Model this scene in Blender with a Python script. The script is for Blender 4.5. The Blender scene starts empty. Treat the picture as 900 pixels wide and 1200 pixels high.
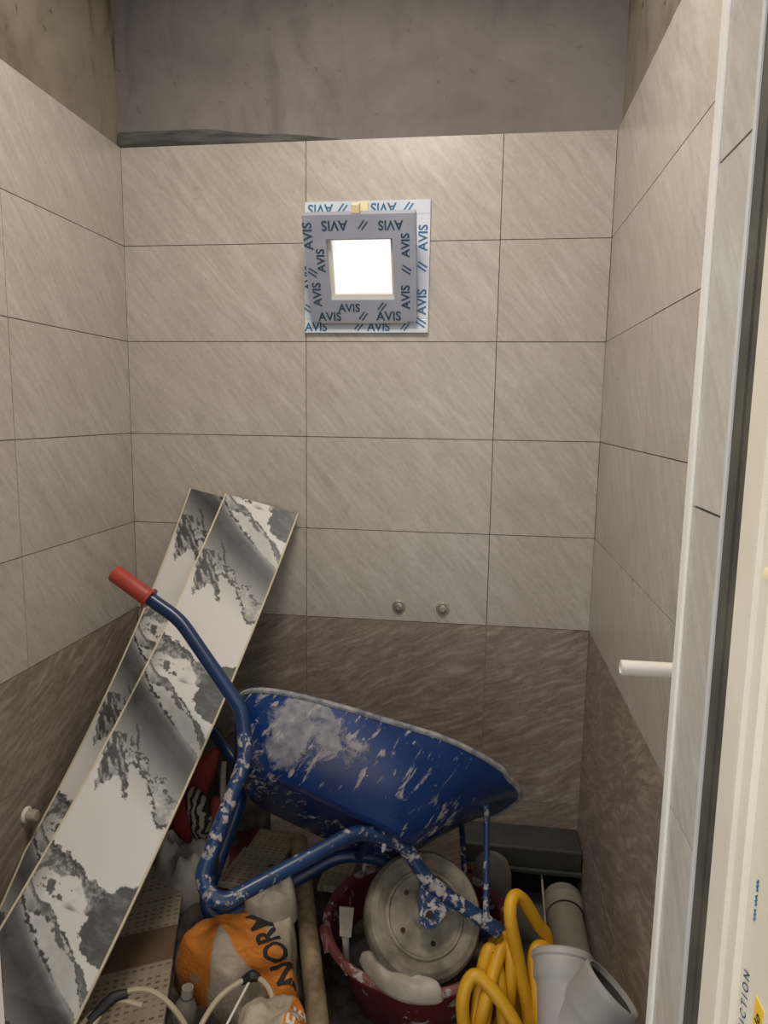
import bpy, math, random
import numpy as np
from mathutils import Vector, Matrix
from mathutils.bvhtree import BVHTree

random.seed(7)
SC = bpy.context.scene
COL = SC.collection

# ------------------------------------------------------------------ camera
def cam_axes(yaw, pitch, roll):
    R = Matrix.Rotation(yaw, 3, 'Z') @ Matrix.Rotation(pitch, 3, 'X') @ Matrix.Rotation(roll, 3, 'Y')
    return R.col[0].copy(), R.col[1].copy(), R.col[2].copy()
cd = bpy.data.cameras.new('camera'); cam = bpy.data.objects.new('camera', cd); COL.objects.link(cam)
_r, _f, _u = cam_axes(0.1315, -0.1418, -0.0142)
_m = Matrix.Identity(4)
for i in range(3):
    _m[i][0] = _r[i]; _m[i][1] = _u[i]; _m[i][2] = -_f[i]
_m.translation = Vector((0.5554, -2.2429, 1.5868))
cam.matrix_world = _m
cd.sensor_fit = 'VERTICAL'; cd.sensor_height = 36.0; cd.lens = 821.08 / 1200.0 * 36.0
cd.clip_start = 0.05
SC.camera = cam

# ------------------------------------------------------------------ world, light, exposure
w = bpy.data.worlds.new('world'); SC.world = w; w.use_nodes = True
bg = w.node_tree.nodes['Background']
bg.inputs[0].default_value = (0.97, 0.975, 1.0, 1); bg.inputs[1].default_value = 0.95
ld = bpy.data.lights.new('added_fill', 'AREA'); ld.shape = 'DISK'; ld.size = .55; ld.energy = 16.5; ld.color = (1.0, .93, .845)
fill_lamp = bpy.data.objects.new('added_fill', ld); COL.objects.link(fill_lamp); fill_lamp.location = (.25, -1.05, 2.97)  # fill light added out of view to brighten the upper walls
SC.view_settings.view_transform = 'Standard'; SC.view_settings.look = 'None'
SC.view_settings.gamma = 1.0; SC.view_settings.use_curve_mapping = False
SC.view_settings.exposure = 0.55

# ------------------------------------------------------------------ helpers
def V(*a): return Vector(a)
def s2l(r, g, b):
    f = lambda c: (c / 255 / 12.92) if c <= 10.3 else ((c / 255 + .055) / 1.055) ** 2.4
    return (f(r), f(g), f(b), 1.0)

ORG = {}
class MB:
    def __init__(s): s.v = []; s.f = []
    def add(s, vs, fs):
        n = len(s.v); s.v += [Vector(p) for p in vs]; s.f += [tuple(i + n for i in f) for f in fs]; return s
    def box(s, x0, x1, y0, y1, z0, z1):
        return s.add([(x0,y0,z0),(x1,y0,z0),(x1,y1,z0),(x0,y1,z0),(x0,y0,z1),(x1,y0,z1),(x1,y1,z1),(x0,y1,z1)],
                     [(3,2,1,0),(4,5,6,7),(0,1,5,4),(1,2,6,5),(2,3,7,6),(3,0,4,7)])
    def rings(s, rings, closed=False, cap=True):
        n = len(rings[0]); vs = [p for r in rings for p in r]; fs = []
        m = len(rings)
        for i in range(m if closed else m - 1):
            j = (i + 1) % m
            for k in range(n):
                l = (k + 1) % n
                fs.append((i*n+k, i*n+l, j*n+l, j*n+k))
        if cap and not closed:
            fs.append(tuple(reversed(range(n)))); fs.append(tuple((m-1)*n + k for k in range(n)))
        return s.add(vs, fs)
    def tube(s, pts, r, n=10, closed=False, cap=True, flat=None):
        pts = [Vector(p) for p in pts]; m = len(pts)
        rr = r if isinstance(r, (list, tuple)) else [r] * m
        T = []
        for i in range(m):
            if closed: t = pts[(i+1) % m] - pts[i-1]
            else: t = pts[min(i+1, m-1)] - pts[max(i-1, 0)]
            T.append(t.normalized())
        up = Vector((0,0,1)) if abs(T[0].z) < .9 else Vector((1,0,0))
        N = (up - T[0]*up.dot(T[0])).normalized(); R = []
        for i in range(m):
            if i: 
                N = (N - T[i]*N.dot(T[i]))
                N = N.normalized() if N.length > 1e-6 else T[i].orthogonal().normalized()
            B = T[i].cross(N)
            k = flat if flat else 1.0
            R.append([pts[i] + (N*math.cos(q) + B*math.sin(q)*k)*rr[i] for q in (2*math.pi*j/n for j in range(n))])
        return s.rings(R, closed, cap)
    def lathe(s, prof, o, ax, n=32, cap=True):
        o = Vector(o); ax = Vector(ax).normalized(); N = ax.orthogonal().normalized(); B = ax.cross(N)
        return s.rings([[o + ax*h + (N*math.cos(q)+B*math.sin(q))*max(r,1e-4) for q in (2*math.pi*j/n for j in range(n))] for r, h in prof], False, cap)
    def mesh(s, name, o=Vector()):
        me = bpy.data.meshes.new(name); me.from_pydata([tuple(p - o) for p in s.v], [], s.f); me.validate(); me.update(); return me

def smooth(me, ang=40):
    me.polygons.foreach_set('use_smooth', [True]*len(me.polygons))
    try: me.set_sharp_from_angle(angle=math.radians(ang))
    except Exception: pass

def link(name, me, mat, parent=None, loc=None):
    o = bpy.data.objects.new(name, me); COL.objects.link(o)
    if mat is not None and me is not None: 
        me.materials.clear(); me.materials.append(mat)
    if parent is not None: o.parent = parent; ORG[o] = ORG.get(parent, Vector())
    return o

def part(name, mb, mat, parent, sm=True, ang=40, label=None, bevel=0):
    me = mb.mesh(name, ORG.get(parent, Vector()))
    if sm: smooth(me, ang)
    o = link(name, me, mat, parent)
    if label: o['label'] = label
    if bevel: bev(o, bevel)
    return o

def bev(o, wd, seg=2):
    m = o.modifiers.new('bevel', 'BEVEL'); m.width = wd; m.segments = seg; m.limit_method = 'ANGLE'

def tag(o, label, cat=None, group=None, kind=None):
    o['label'] = label
    if cat: o['category'] = cat
    if group: o['group'] = group
    if kind: o['kind'] = kind
    return o

def thing(name, loc, label, cat, group=None, kind=None):
    o = bpy.data.objects.new(name, None); COL.objects.link(o); o.location = loc; o.empty_display_size = .05
    ORG[o] = Vector(loc); return tag(o, label, cat, group, kind)

def single(name, mb, mat, loc, label, cat, sm=True, ang=40, group=None, kind=None, bevel=0):
    loc = Vector(loc); me = mb.mesh(name, loc)
    if sm: smooth(me, ang)
    o = link(name, me, mat); o.location = loc; ORG[o] = loc
    if bevel: bev(o, bevel)
    return tag(o, label, cat, group, kind)

def cr(pts, per=8, closed=False):
    P = [Vector(p) for p in pts]; n = len(P); out = []
    rng = n if closed else n - 1
    for i in range(rng):
        if closed: p0, p1, p2, p3 = P[i-1], P[i], P[(i+1) % n], P[(i+2) % n]
        else:
            p1, p2 = P[i], P[i+1]; p0 = P[i-1] if i else p1*2 - p2; p3 = P[i+2] if i+2 < n else p2*2 - p1
        for k in range(per):
            t = k / per
            out.append(.5*((2*p1) + (p2-p0)*t + (2*p0-5*p1+4*p2-p3)*t*t + (3*p1-p0-3*p2+p3)*t**3))
    if not closed: out.append(P[-1])
    return out

def fillet(pts, rad, seg=6):
    """polyline with rounded corners; rad = list or number"""
    P = [Vector(p) for p in pts]; out = [P[0]]
    for i in range(1, len(P)-1):
        r = rad[i] if isinstance(rad, list) else rad
        a = (P[i-1]-P[i]); b = (P[i+1]-P[i]); la, lb = a.length, b.length
        d = min(r, la*.48, lb*.48); A = P[i]+a*(d/la); B = P[i]+b*(d/lb)
        for k in range(seg+1):
            t = k/seg; out.append(A*(1-t)**2 + P[i]*2*t*(1-t) + B*t*t)
    out.append(P[-1]); return out

# numpy value noise for modelled lumps and the printed panels
_rng = np.random.RandomState(3); _G = _rng.rand(256, 256)
def vnoise(x, y):
    x = np.asarray(x, float); y = np.asarray(y, float)
    xi = np.floor(x).astype(int); yi = np.floor(y).astype(int); fx = x-xi; fy = y-yi
    fx = fx*fx*(3-2*fx); fy = fy*fy*(3-2*fy)
    g = lambda a, b: _G[a % 256, b % 256]
    return (g(xi,yi)*(1-fx)+g(xi+1,yi)*fx)*(1-fy) + (g(xi,yi+1)*(1-fx)+g(xi+1,yi+1)*fx)*fy
def fbm(x, y, o=4):
    s = 0; a = .5; t = 0
    for i in range(o):
        s = s + a*vnoise(np.asarray(x)*2**i + 17*i, np.asarray(y)*2**i + 31*i); t += a; a *= .55
    return s / t

# ------------------------------------------------------------------ material nodes
class NT:
    def __init__(s, name):
        s.m = bpy.data.materials.new(name); s.m.use_nodes = True; s.t = s.m.node_tree; s.n = s.t.nodes
        s.b = s.n['Principled BSDF']
    def L(s, a, b): s.t.links.new(a, b)
    def new(s, ty, **kw):
        n = s.n.new(ty)
        for k, v in kw.items(): setattr(n, k, v)
        return n
    def coord(s, scale=(1,1,1), rot=(0,0,0), rnd=False, kind='Object', loc=(0,0,0)):
        tc = s.new('ShaderNodeTexCoord'); out = tc.outputs[kind]
        if rnd:
            oi = s.new('ShaderNodeObjectInfo'); mu = s.new('ShaderNodeMath', operation='MULTIPLY'); mu.inputs[1].default_value = 37.0
            s.L(oi.outputs['Random'], mu.inputs[0]); ad = s.new('ShaderNodeVectorMath', operation='ADD')
            s.L(out, ad.inputs[0]); s.L(mu.outputs[0], ad.inputs[1]); out = ad.outputs[0]
        mp = s.new('ShaderNodeMapping'); mp.inputs['Scale'].default_value = scale; mp.inputs['Rotation'].default_value = rot
        mp.inputs['Location'].default_value = loc
        # rotate first, then scale
        if any(rot):
            m2 = s.new('ShaderNodeMapping'); m2.inputs['Rotation'].default_value = rot; s.L(out, m2.inputs[0])
            mp.inputs['Rotation'].default_value = (0,0,0); s.L(m2.outputs[0], mp.inputs[0])
        else: s.L(out, mp.inputs[0])
        return mp.outputs[0]
    def noise(s, vec, scale, detail=4, rough=.55, dist=0):
        n = s.new('ShaderNodeTexNoise'); n.inputs['Scale'].default_value = scale; n.inputs['Detail'].default_value = detail
        n.inputs['Roughness'].default_value = rough; n.inputs['Distortion'].default_value = dist
        s.L(vec, n.inputs['Vector']); return n.outputs['Fac']
    def ramp(s, fac, stops, interp='LINEAR'):
        r = s.new('ShaderNodeValToRGB'); r.color_ramp.interpolation = interp; e = r.color_ramp.elements
        while len(e) > 1: e.remove(e[-1])
        e[0].position, e[0].color = stops[0]
        for p, c in stops[1:]: x = e.new(p); x.color = c
        s.L(fac, r.inputs[0]); return r.outputs[0]
    def mask(s, fac, a, b):
        m = s.new('ShaderNodeMapRange'); m.inputs[1].default_value = a; m.inputs[2].default_value = b; m.clamp = True
        m.interpolation_type = 'SMOOTHSTEP'; s.L(fac, m.inputs[0]); return m.outputs[0]
    def math(s, op, a, b=None):
        m = s.new('ShaderNodeMath', operation=op)
        for i, q in enumerate((a, b)):
            if q is None: continue
            if isinstance(q, (int, float)): m.inputs[i].default_value = q
            else: s.L(q, m.inputs[i])
        return m.outputs[0]
    def mix(s, fac, a, b, mode='MIX'):
        m = s.new('ShaderNodeMix', data_type='RGBA', blend_type=mode)
        for i, q in ((0, fac), (6, a), (7, b)):
            if isinstance(q, (int, float)): m.inputs[i].default_value = q
            elif isinstance(q, tuple): m.inputs[i].default_value = q
            else: s.L(q, m.inputs[i])
        return m.outputs[2]
    def bump(s, h, strength=.3, dist=.005):
        b = s.new('ShaderNodeBump'); b.inputs['Strength'].default_value = strength; b.inputs['Distance'].default_value = dist
        s.L(h, b.inputs['Height']); s.L(b.outputs[0], s.b.inputs['Normal']); return b
    def col(s, c):
        if isinstance(c, tuple): s.b.inputs['Base Color'].default_value = c
        else: s.L(c, s.b.inputs['Base Color'])
    def rough(s, r):
        if isinstance(r, (int, float)): s.b.inputs['Roughness'].default_value = r
        else: s.L(r, s.b.inputs['Roughness'])

def simple(name, c1, c2=None, scale=8, rough=.6, bump=0, metal=0, lo=.35, hi=.65, detail=5, stretch=(1,1,1), bdist=.004):
    n = NT(name); vec = n.coord(stretch); f = n.noise(vec, scale, detail)
    n.col(n.ramp(f, [(lo, s2l(*c1)), (hi, s2l(*(c2 or c1)))])); n.rough(rough); n.b.inputs['Metallic'].default_value = metal
    if bump: n.bump(f, bump, bdist)
    return n.m

M = {}
# pale stone-look tile: fine diagonal streaks
n = NT('tile_light')
v1 = n.coord((3, 1, 17), (0, math.radians(-48), 0), True); f1 = n.noise(v1, 1.5, 5, .6, .9)
v2 = n.coord((1, 1, 1), (0,0,0), True); f2 = n.noise(v2, 3.2, 4, .55, .5); f3 = n.noise(v2, 90, 3)
v4 = n.coord((6, 1, 46), (0, math.radians(-50), 0), True); f4 = n.noise(v4, 1.2, 4, .6, 1.2)
c = n.ramp(f1, [(.3, s2l(169,162,152)), (.5, s2l(186,179,169)), (.68, s2l(200,194,185))])
c = n.mix(n.mask(f2, .35, .7), c, s2l(178,169,157), 'MIX')
c = n.mix(.3, c, n.ramp(f4, [(.35, s2l(158,148,135)), (.65, s2l(208,201,190))]))
c = n.mix(.12, c, n.ramp(f3, [(.3, s2l(140,132,122)), (.7, s2l(215,208,198))]))
n.col(c); n.rough(n.ramp(f2, [(.3, (.26,.26,.26,1)), (.7, (.36,.36,.36,1))])); n.bump(f4, .10, .002); n.b.inputs['Specular IOR Level'].default_value = .45
M['tile'] = n.m
# dark rock-look tile
n = NT('tile_dark')
vb = n.coord((1,1,1), (0,0,0), True)
wn = n.new('ShaderNodeTexNoise'); wn.inputs['Scale'].default_value = 5; wn.inputs['Detail'].default_value = 3; n.L(vb, wn.inputs['Vector'])
wv_ = n.new('ShaderNodeVectorMath', operation='MULTIPLY_ADD'); n.L(wn.outputs['Color'], wv_.inputs[0]); wv_.inputs[1].default_value = (.12,.12,.12); n.L(vb, wv_.inputs[2])
wn.inputs['Scale'].default_value = 3.2; wn.inputs['Detail'].default_value = 2
rt = n.new('ShaderNodeMapping'); rt.inputs['Rotation'].default_value = (0, math.radians(24), 0); n.L(wv_.outputs[0], rt.inputs[0])
def strat(sx, sz, det, ro):
    q_ = n.new('ShaderNodeMapping'); q_.inputs['Scale'].default_value = (sx, 1, sz); n.L(rt.outputs[0], q_.inputs[0]); return n.noise(q_.outputs[0], 1.0, det, ro, .25)
f1 = strat(3.2, 15, 9, .66); f5 = strat(9, 60, 5, .6); f2 = n.noise(vb, 4.0, 4, .6, .6); f3 = n.noise(vb, 95, 4, .7, .4)
c = n.ramp(f1, [(.30, s2l(76,63,53)), (.42, s2l(112,97,84)), (.50, s2l(142,127,113)), (.56, s2l(98,84,72)), (.64, s2l(154,140,126)), (.75, s2l(184,171,157))])
c = n.mix(n.math('MULTIPLY', n.mask(f2, .46, .62), .6), c, s2l(150,138,125))
c = n.mix(.42, c, n.ramp(f5, [(.34, s2l(66,55,46)), (.5, s2l(120,106,94)), (.66, s2l(204,193,180))]))
c = n.mix(.22, c, n.ramp(f3, [(.32, s2l(54,45,38)), (.68, s2l(178,166,152))])); c = n.mix(.16, c, s2l(196,180,164))
n.col(c); n.rough(.5); n.bump(f1, .35, .004)
M['dtile'] = n.m
# grout and raw mortar
M['grout'] = simple('grout', (84,73,62), (108,97,85), 20, .9)
# bare plaster above the tiles
def concrete(name, base, dark, stain, amt):
    n = NT(name)
    v = n.coord((1,1,1)); f = n.noise(v, 2.1, 6, .6, .8); f2 = n.noise(v, 14, 6, .7); f3 = n.noise(n.coord((1.2,1.2,.35)), 5, 5, .6, 1.0)
    c = n.ramp(f, [(.3, s2l(*dark)), (.55, s2l(*base)), (.75, s2l(*[min(255,int(q*1.1)) for q in base]))])
    c = n.mix(n.math('MULTIPLY', n.mask(f3, .5, .72), amt), c, s2l(*stain))
    f4 = n.noise(v, 30, 3, .5, .4); c = n.mix(n.math('MULTIPLY', n.mask(f4, .66, .78), amt*.8), c, s2l(46,40,35))
    c = n.mix(.25, c, n.ramp(f2, [(.3, s2l(*dark)), (.7, s2l(*base))]))
    n.col(c); n.rough(.85); n.bump(f2, .3, .006); return n.m
M['conc'] = concrete('plaster_grey', (136,130,126), (110,104,101), (90,85,83), .65)
M['concL'] = concrete('plaster_stained', (146,137,121), (92,81,66), (70,59,45), 1.0)
M['smear'] = simple('dark_mortar', (66,63,63), (100,96,93), 9, .8, .4, stretch=(1,1,7))
M['floor'] = simple('floor_screed', (72,68,65), (112,107,102), 7, .9, .4)
M['white'] = simple('white_plastic', (226,220,208), (232,227,217), 5, .35)
M['cream'] = simple('cream_pvc', (216,206,184), (226,217,197), 6, .4)
M['film'] = simple('film_white', (196,206,220), (220,227,236), 4, .35)
M['filmg'] = simple('film_sash', (158,163,178), (180,185,198), 4, .35)
M['ink'] = simple('film_ink', (34,92,132), (56,116,152), 10, .5)
M['inkd'] = simple('film_ink_dark', (48,70,94), (62,84,108), 10, .5)
M['rubber'] = simple('black_rubber', (66,61,52), (88,82,70), 12, .6)
M['greytrim'] = simple('grey_aluminium', (150,148,148), (176,174,174), 4, .3, stretch=(1,1,.2))
M['lighttrim'] = simple('pale_edge', (196,193,188), (206,203,198), 5, .4)
M['brass'] = simple('cream_latch', (236,214,160), (244,226,180), 6, .4)
M['chrome'] = simple('chrome', (150,142,128), (184,177,164), 60, .35, 0, .6)
M['dark'] = simple('dark_recess', (22,19,17), (34,30,27), 9, .9)
# frosted pane
n = NT('frosted_pane'); n.col((1,.99,.9,1)); n.rough(.45); n.b.inputs['Transmission Weight'].default_value = 1; n.b.inputs['IOR'].default_value = 1.2
M['pane'] = n.m
# blue enamel with dried mortar
def splatter(name, blue, blue2, thr, spots, rough=.32, streak=0.0, smear=None):
    n = NT(name)
    v = n.coord(); f = n.noise(v, 5, 4); c = n.ramp(f, [(.35, s2l(*blue)), (.65, s2l(*blue2))])
    a = n.noise(v, spots, 6, .65, .4); b = n.noise(v, 3.4, 3, .5)
    m = n.mask(n.math('ADD', a, n.math('MULTIPLY', b, .35)), thr, thr+.05)
    if streak:
        sv = n.coord((34, 34, 34), (0,0,0)); mp = n.coord((1,1,1))
        q = n.new('ShaderNodeMapping'); q.inputs['Rotation'].default_value = (0, math.radians(-38), 0); n.L(mp, q.inputs[0])
        q2 = n.new('ShaderNodeMapping'); q2.inputs['Scale'].default_value = (52, 20, 13); n.L(q.outputs[0], q2.inputs[0])
        e = n.noise(q2.outputs[0], 1.0, 5, .6, .6)
        m = n.math('MAXIMUM', m, n.math('MULTIPLY', n.mask(n.math('ADD', e, n.math('MULTIPLY', b, .3)), streak, streak+.06), n.mask(b, .40, .48)))
    if smear:
        for (cx, cy, cz, rad) in smear:
            vm = n.new('ShaderNodeVectorMath', operation='DISTANCE'); n.L(v, vm.inputs[0]); vm.inputs[1].default_value = (cx, cy, cz)
            g = n.math('ADD', n.math('MULTIPLY', vm.outputs['Value'], 1/rad), n.math('MULTIPLY', n.math('SUBTRACT', n.noise(v, 18, 5, .7, .8), .5), 1.9))
            m = n.math('MAXIMUM', m, n.math('MULTIPLY', n.mask(g, 1.05, .70), .68))
    f5 = n.noise(v, 40, 4); cem = n.ramp(f5, [(.3, s2l(128,122,122)), (.7, s2l(186,180,174))])
    n.col(n.mix(m, c, cem)); n.rough(n.math('ADD', n.math('MULTIPLY', m, .5), rough)); n.bump(m, .4, .003)
    return n.m
M['tube'] = splatter('blue_tube_paint', (18,40,74), (26,53,92), .90, 24)
M['tube2'] = splatter('blue_tube_splashed', (21,45,80), (33,60,98), .71, 38)
M['rim'] = simple('mortar_rim', (96,102,112), (168,164,158), 30, .8, .5)
M['grip'] = simple('red_grip_rubber', (150,52,38), (168,64,48), 10, .5)
M['wheel'] = simple('dusty_grey_wheel', (96,88,74), (152,143,127), 13, .85, .4)
M['hole'] = simple('bolt_hole', (24,16,12), (60,34,24), 20, .9)
M['red'] = splatter('red_bucket', (84,28,28), (108,40,38), .74, 17, .5)
M['redrim'] = splatter('red_bucket_rim', (104,48,46), (130,76,70), .70, 26, .6)
M['yellow'] = simple('yellow_hose', (206,150,22), (226,172,38), 9, .45)
M['pipe'] = simple('grey_pipe', (128,120,106), (146,138,124), 5, .45)
M['pipel'] = simple('light_grey_pipe', (156,151,144), (172,167,160), 5, .4)
M['pipein'] = simple('pipe_inside', (52,48,44), (70,66,60), 5, .6)
M['box'] = simple('dark_green_grey', (46,48,42), (64,65,58), 9, .6, .2)
M['orange'] = simple('orange_card', (176,104,48), (196,122,60), 9, .7)
M['wood'] = simple('wood_pole', (128,108,80), (162,142,110), 6, .7, .2, stretch=(8,8,1))
M['sliver'] = simple('wood_sliver', (126,112,94), (156,142,122), 6, .8, stretch=(8,8,1))
M['heap'] = simple('rubble_dirt', (38,34,30), (92,84,74), 16, .95, .6, bdist=.02)
M['whitebag'] = simple('white_plastic_bag', (150,140,128), (188,178,166), 9, .55, .4)
M['rag'] = simple('pale_rag', (150,140,124), (186,176,160), 12, .9, .4)
M['cable'] = simple('cream_cable', (168,154,124), (190,176,146), 9, .5)
M['tape'] = simple('black_tape', (24,23,22), (42,40,38), 14, .5)
M['greyjug'] = simple('grey_plastic', (112,106,96), (138,132,122), 7, .6)
M['redfab'] = simple('dark_red_cloth', (112,32,26), (146,48,38), 10, .8, .3)
M['redboard'] = simple('dark_red_board', (70,28,24), (98,40,34), 9, .7, .2)
M['darkrag'] = simple('dark_cloth', (42,40,36), (112,104,90), 11, .9, .4)
M['black'] = simple('black_print', (30,26,24), (44,38,34), 14, .7)
M['white_print'] = simple('white_print', (206,196,184), (216,206,194), 14, .7)
M['fill'] = simple('mortar_fill', (72,64,58), (132,120,108), 18, .95, .6, bdist=.015)
M['bead'] = simple('panel_edge', (192,178,150), (208,195,168), 8, .6)
# striped cloth
n = NT('striped_cloth'); wv = n.new('ShaderNodeTexWave'); wv.inputs['Scale'].default_value = 14; wv.inputs['Distortion'].default_value = 9; wv.inputs['Detail'].default_value = 2
n.L(n.coord((1,.6,1.6)), wv.inputs['Vector']); n.col(n.ramp(wv.outputs['Fac'], [(.4, s2l(38,34,30)), (.52, s2l(164,152,128))])); n.rough(.85); M['zebra'] = n.m
# cardboard with printed rows of small holes
def cardboard(name, base, hole, band):
    n = NT(name); v = n.coord((1,1,1)); f = n.noise(v, 9, 5)
    br = n.new('ShaderNodeTexBrick'); br.offset = 0.0; br.inputs['Scale'].default_value = 1
    br.inputs['Brick Width'].default_value = .021; br.inputs['Row Height'].default_value = .0165; br.inputs['Mortar Size'].default_value = .0056; br.inputs['Mortar Smooth'].default_value = .2
    n.L(v, br.inputs['Vector'])
    g = n.noise(n.coord((.6,5,1)), 6, 2)
    hm = n.math('MULTIPLY', n.math('SUBTRACT', 1.0, br.outputs['Fac']), n.mask(g, .4, .5))
    c = n.mix(hm, n.ramp(f, [(.3, s2l(*base)), (.7, s2l(*[int(q*.86) for q in base]))]), s2l(*hole))
    if band:
        sx = n.new('ShaderNodeSeparateXYZ'); n.L(v, sx.inputs[0])
        bm_ = n.math('MULTIPLY', n.mask(sx.outputs[1], band[0]-.004, band[0]), n.mask(sx.outputs[1], band[1]+.004, band[1]))
        c = n.mix(bm_, c, n.ramp(f, [(.3, s2l(96,76,56)), (.7, s2l(110,88,66))]))
    n.col(c); n.rough(.85); n.bump(hm, -.5, .003); return n.m
M['card'] = cardboard('perforated_card', (166,152,130), (112,92,68), (-.06,.05))
M['card2'] = cardboard('perforated_card_pale', (176,162,138), (124,106,80), None)
# woven sack, white with an orange field (object x / y)
def sackmat(name, mode):
    n = NT(name); v = n.coord(); f = n.noise(v, 11, 5); f2 = n.noise(v, 5, 3)
    wh = n.ramp(f, [(.3, s2l(150,136,116)), (.7, s2l(186,172,150))]); og = n.ramp(f, [(.3, s2l(186,104,28)), (.7, s2l(212,132,42))])
    sx = n.new('ShaderNodeSeparateXYZ'); n.L(v, sx.inputs[0]); x, y = sx.outputs[0], sx.outputs[1]
    wob = n.math('MULTIPLY', n.math('SUBTRACT', f2, .5), .05)
    if mode == 0:
        # broad band along the lettering (runs at 135 degrees) and the folded left end
        d = n.math('ADD', n.math('MULTIPLY', n.math('ADD', x, y), .7071), wob)
        band = n.math('MULTIPLY', n.mask(d, -.042, -.034), n.mask(d, .062, .054))
        left = n.math('MULTIPLY', n.mask(n.math('ADD', x, wob), -.072, -.08), n.mask(f2, .35, .42))
        top = n.math('MULTIPLY', n.mask(n.math('ADD', n.math('SUBTRACT', y, n.math('MULTIPLY', x, .6)), wob), .075, .083), 0.0)
        m = n.math('MAXIMUM', n.math('MAXIMUM', band, left), top)
    else:
        m = n.math('MULTIPLY', n.mask(x, .026, .030), n.mask(x, .078, .074))
    n.col(n.mix(m, wh, og)); n.rough(.7); n.bump(n.noise(n.coord((1,1.7,1)), 15, 5, .6, 1.2), .6, .014); return n.m
M['sack'] = sackmat('sack_orange_white', 0); M['sack2'] = sackmat('sack_white', 1)

# ------------------------------------------------------------------ lettering
def glyphs(txt, size, sub=0):
    cu = bpy.data.curves.new('t', 'FONT'); cu.body = txt; cu.size = size; cu.align_x = 'CENTER'; cu.align_y = 'CENTER'; cu.resolution_u = 3; cu.offset = size*.022
    o = bpy.data.objects.new('t', cu); COL.objects.link(o); bpy.context.view_layer.update()
    me = bpy.data.meshes.new_from_object(o.evaluated_get(bpy.context.evaluated_depsgraph_get()))
    bpy.data.objects.remove(o); bpy.data.curves.remove(cu); me.materials.clear()
    return me
GC = {}
def lettering(txt, size, mtx, mat, parent, thick=.0006, bold=1.0):
    """flat print: mtx maps text plane (x right, y up, z out) to world"""
    key = (txt, size)
    if key not in GC: GC[key] = glyphs(txt, size)
    me = GC[key].copy(); o = ORG.get(parent, Vector())
    me.transform(Matrix.Translation(-o) @ mtx)
    ob = link('lettering', me, mat, parent); return ob
def frame_mtx(pos, xdir, ydir, bold=1.0):
    x = Vector(xdir).normalized(); y = Vector(ydir); y = (y - x*x.dot(y)).normalized(); z = x.cross(y)
    m = Matrix.Identity(4)
    for i in range(3): m[i][0] = x[i]*bold; m[i][1] = y[i]; m[i][2] = z[i]
    m.translation = Vector(pos); return m

# ------------------------------------------------------------------ the room
XL, XR, YF = -0.606, 0.929, -1.545
ZB, S = 0.9, 0.302
ZT = ZB + 5*S
HT = 3.0
TT = 0.010        # tile thickness
CB = 0.014        # plaster face behind the tile face
# window hole
WX0, WX1, WZ0, WZ1 = 0.035, 0.352, 1.868, 2.195

def struct(name, mb, mat, label, loc=(0,0,0), bevel=0):
    o = single(name, mb, mat, loc, label, None, sm=False, kind='structure', bevel=bevel); return o

mb = MB()
y0, y1 = CB, .22
mb.box(XL-.2, WX0, y0, y1, 0, HT); mb.box(WX1, XR+.2, y0, y1, 0, HT); mb.box(WX0, WX1, y0, y1, 0, WZ0); mb.box(WX0, WX1, y0, y1, WZ1, HT)
wall_back = struct('wall_back', mb, M['conc'], 'back wall of bare grey plaster above pale stone-look tiles and a dark tile base', (.16,0,0))
wall_left = struct('wall_left', MB().box(XL-.2, XL-CB, YF-.2, CB, 0, HT), M['concL'], 'left wall with stained bare plaster above pale tiles', (XL,-.8,0))
wall_right = struct('wall_right', MB().box(XR+CB, XR+.2, YF-.2, CB, 0, HT), M['concL'], 'right wall of pale tiles beside the door frame', (XR,-.8,0))
DX0, DX1, DH = -.004, .757, 2.3
mb = MB(); mb.box(XL-.2, DX0-.012, YF-.20, YF, 0, HT); mb.box(DX1+.012, XR+.2, YF-.20, YF, 0, HT); mb.box(DX0-.012, DX1+.012, YF-.20, YF, DH, HT)
wall_front = struct('wall_front', mb, M['conc'], 'front wall around the doorway, tiled door reveal at the right', (DX1,YF,0))
floor = struct('floor', MB().box(XL-.2, XR+.2, -4.2, .2, -.1, 0), M['floor'], 'rough grey screed floor strewn with rubble', (.16,-.8,0))
ceiling = ceil_ = struct('ceiling', MB().box(XL-.2, XR+.2, YF-.2, .22, HT, HT+.1), M['conc'], 'bare concrete ceiling above the tiled walls', (.16,-.8,HT))

part('added_lamp_disc', MB().lathe([(.29,HT-.024),(.30,HT-.012),(.30,HT),(.001,HT)], (.25,-1.05,0), (0,0,1), 40), M['white'], ceiling, label='round white disc added above the unseen fill lamp')  # invented housing for the added fill light, out of view
# grout beds behind the tiles
def bed(parent, mb): return part('grout', mb, M['grout'], parent, sm=False)
mb = MB(); q = .0035
for (xa, xb, za, zb) in ((XL, WX0, 0, ZT-.002), (WX1, XR, 0, ZT-.002), (WX0, WX1, 0, WZ0), (WX0, WX1, WZ1, ZT-.002)): mb.box(xa, xb, q, CB, za, zb)
bed(wall_back, mb)
bed(wall_left, MB().box(XL-CB, XL-q, YF, CB, 0, ZT-.002)); bed(wall_right, MB().box(XR+q, XR+CB, YF, CB, 0, ZT-.002))
bed(wall_front, MB().box(DX1+q, DX1+.012, -1.646, YF-.001, 0, DH))

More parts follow.
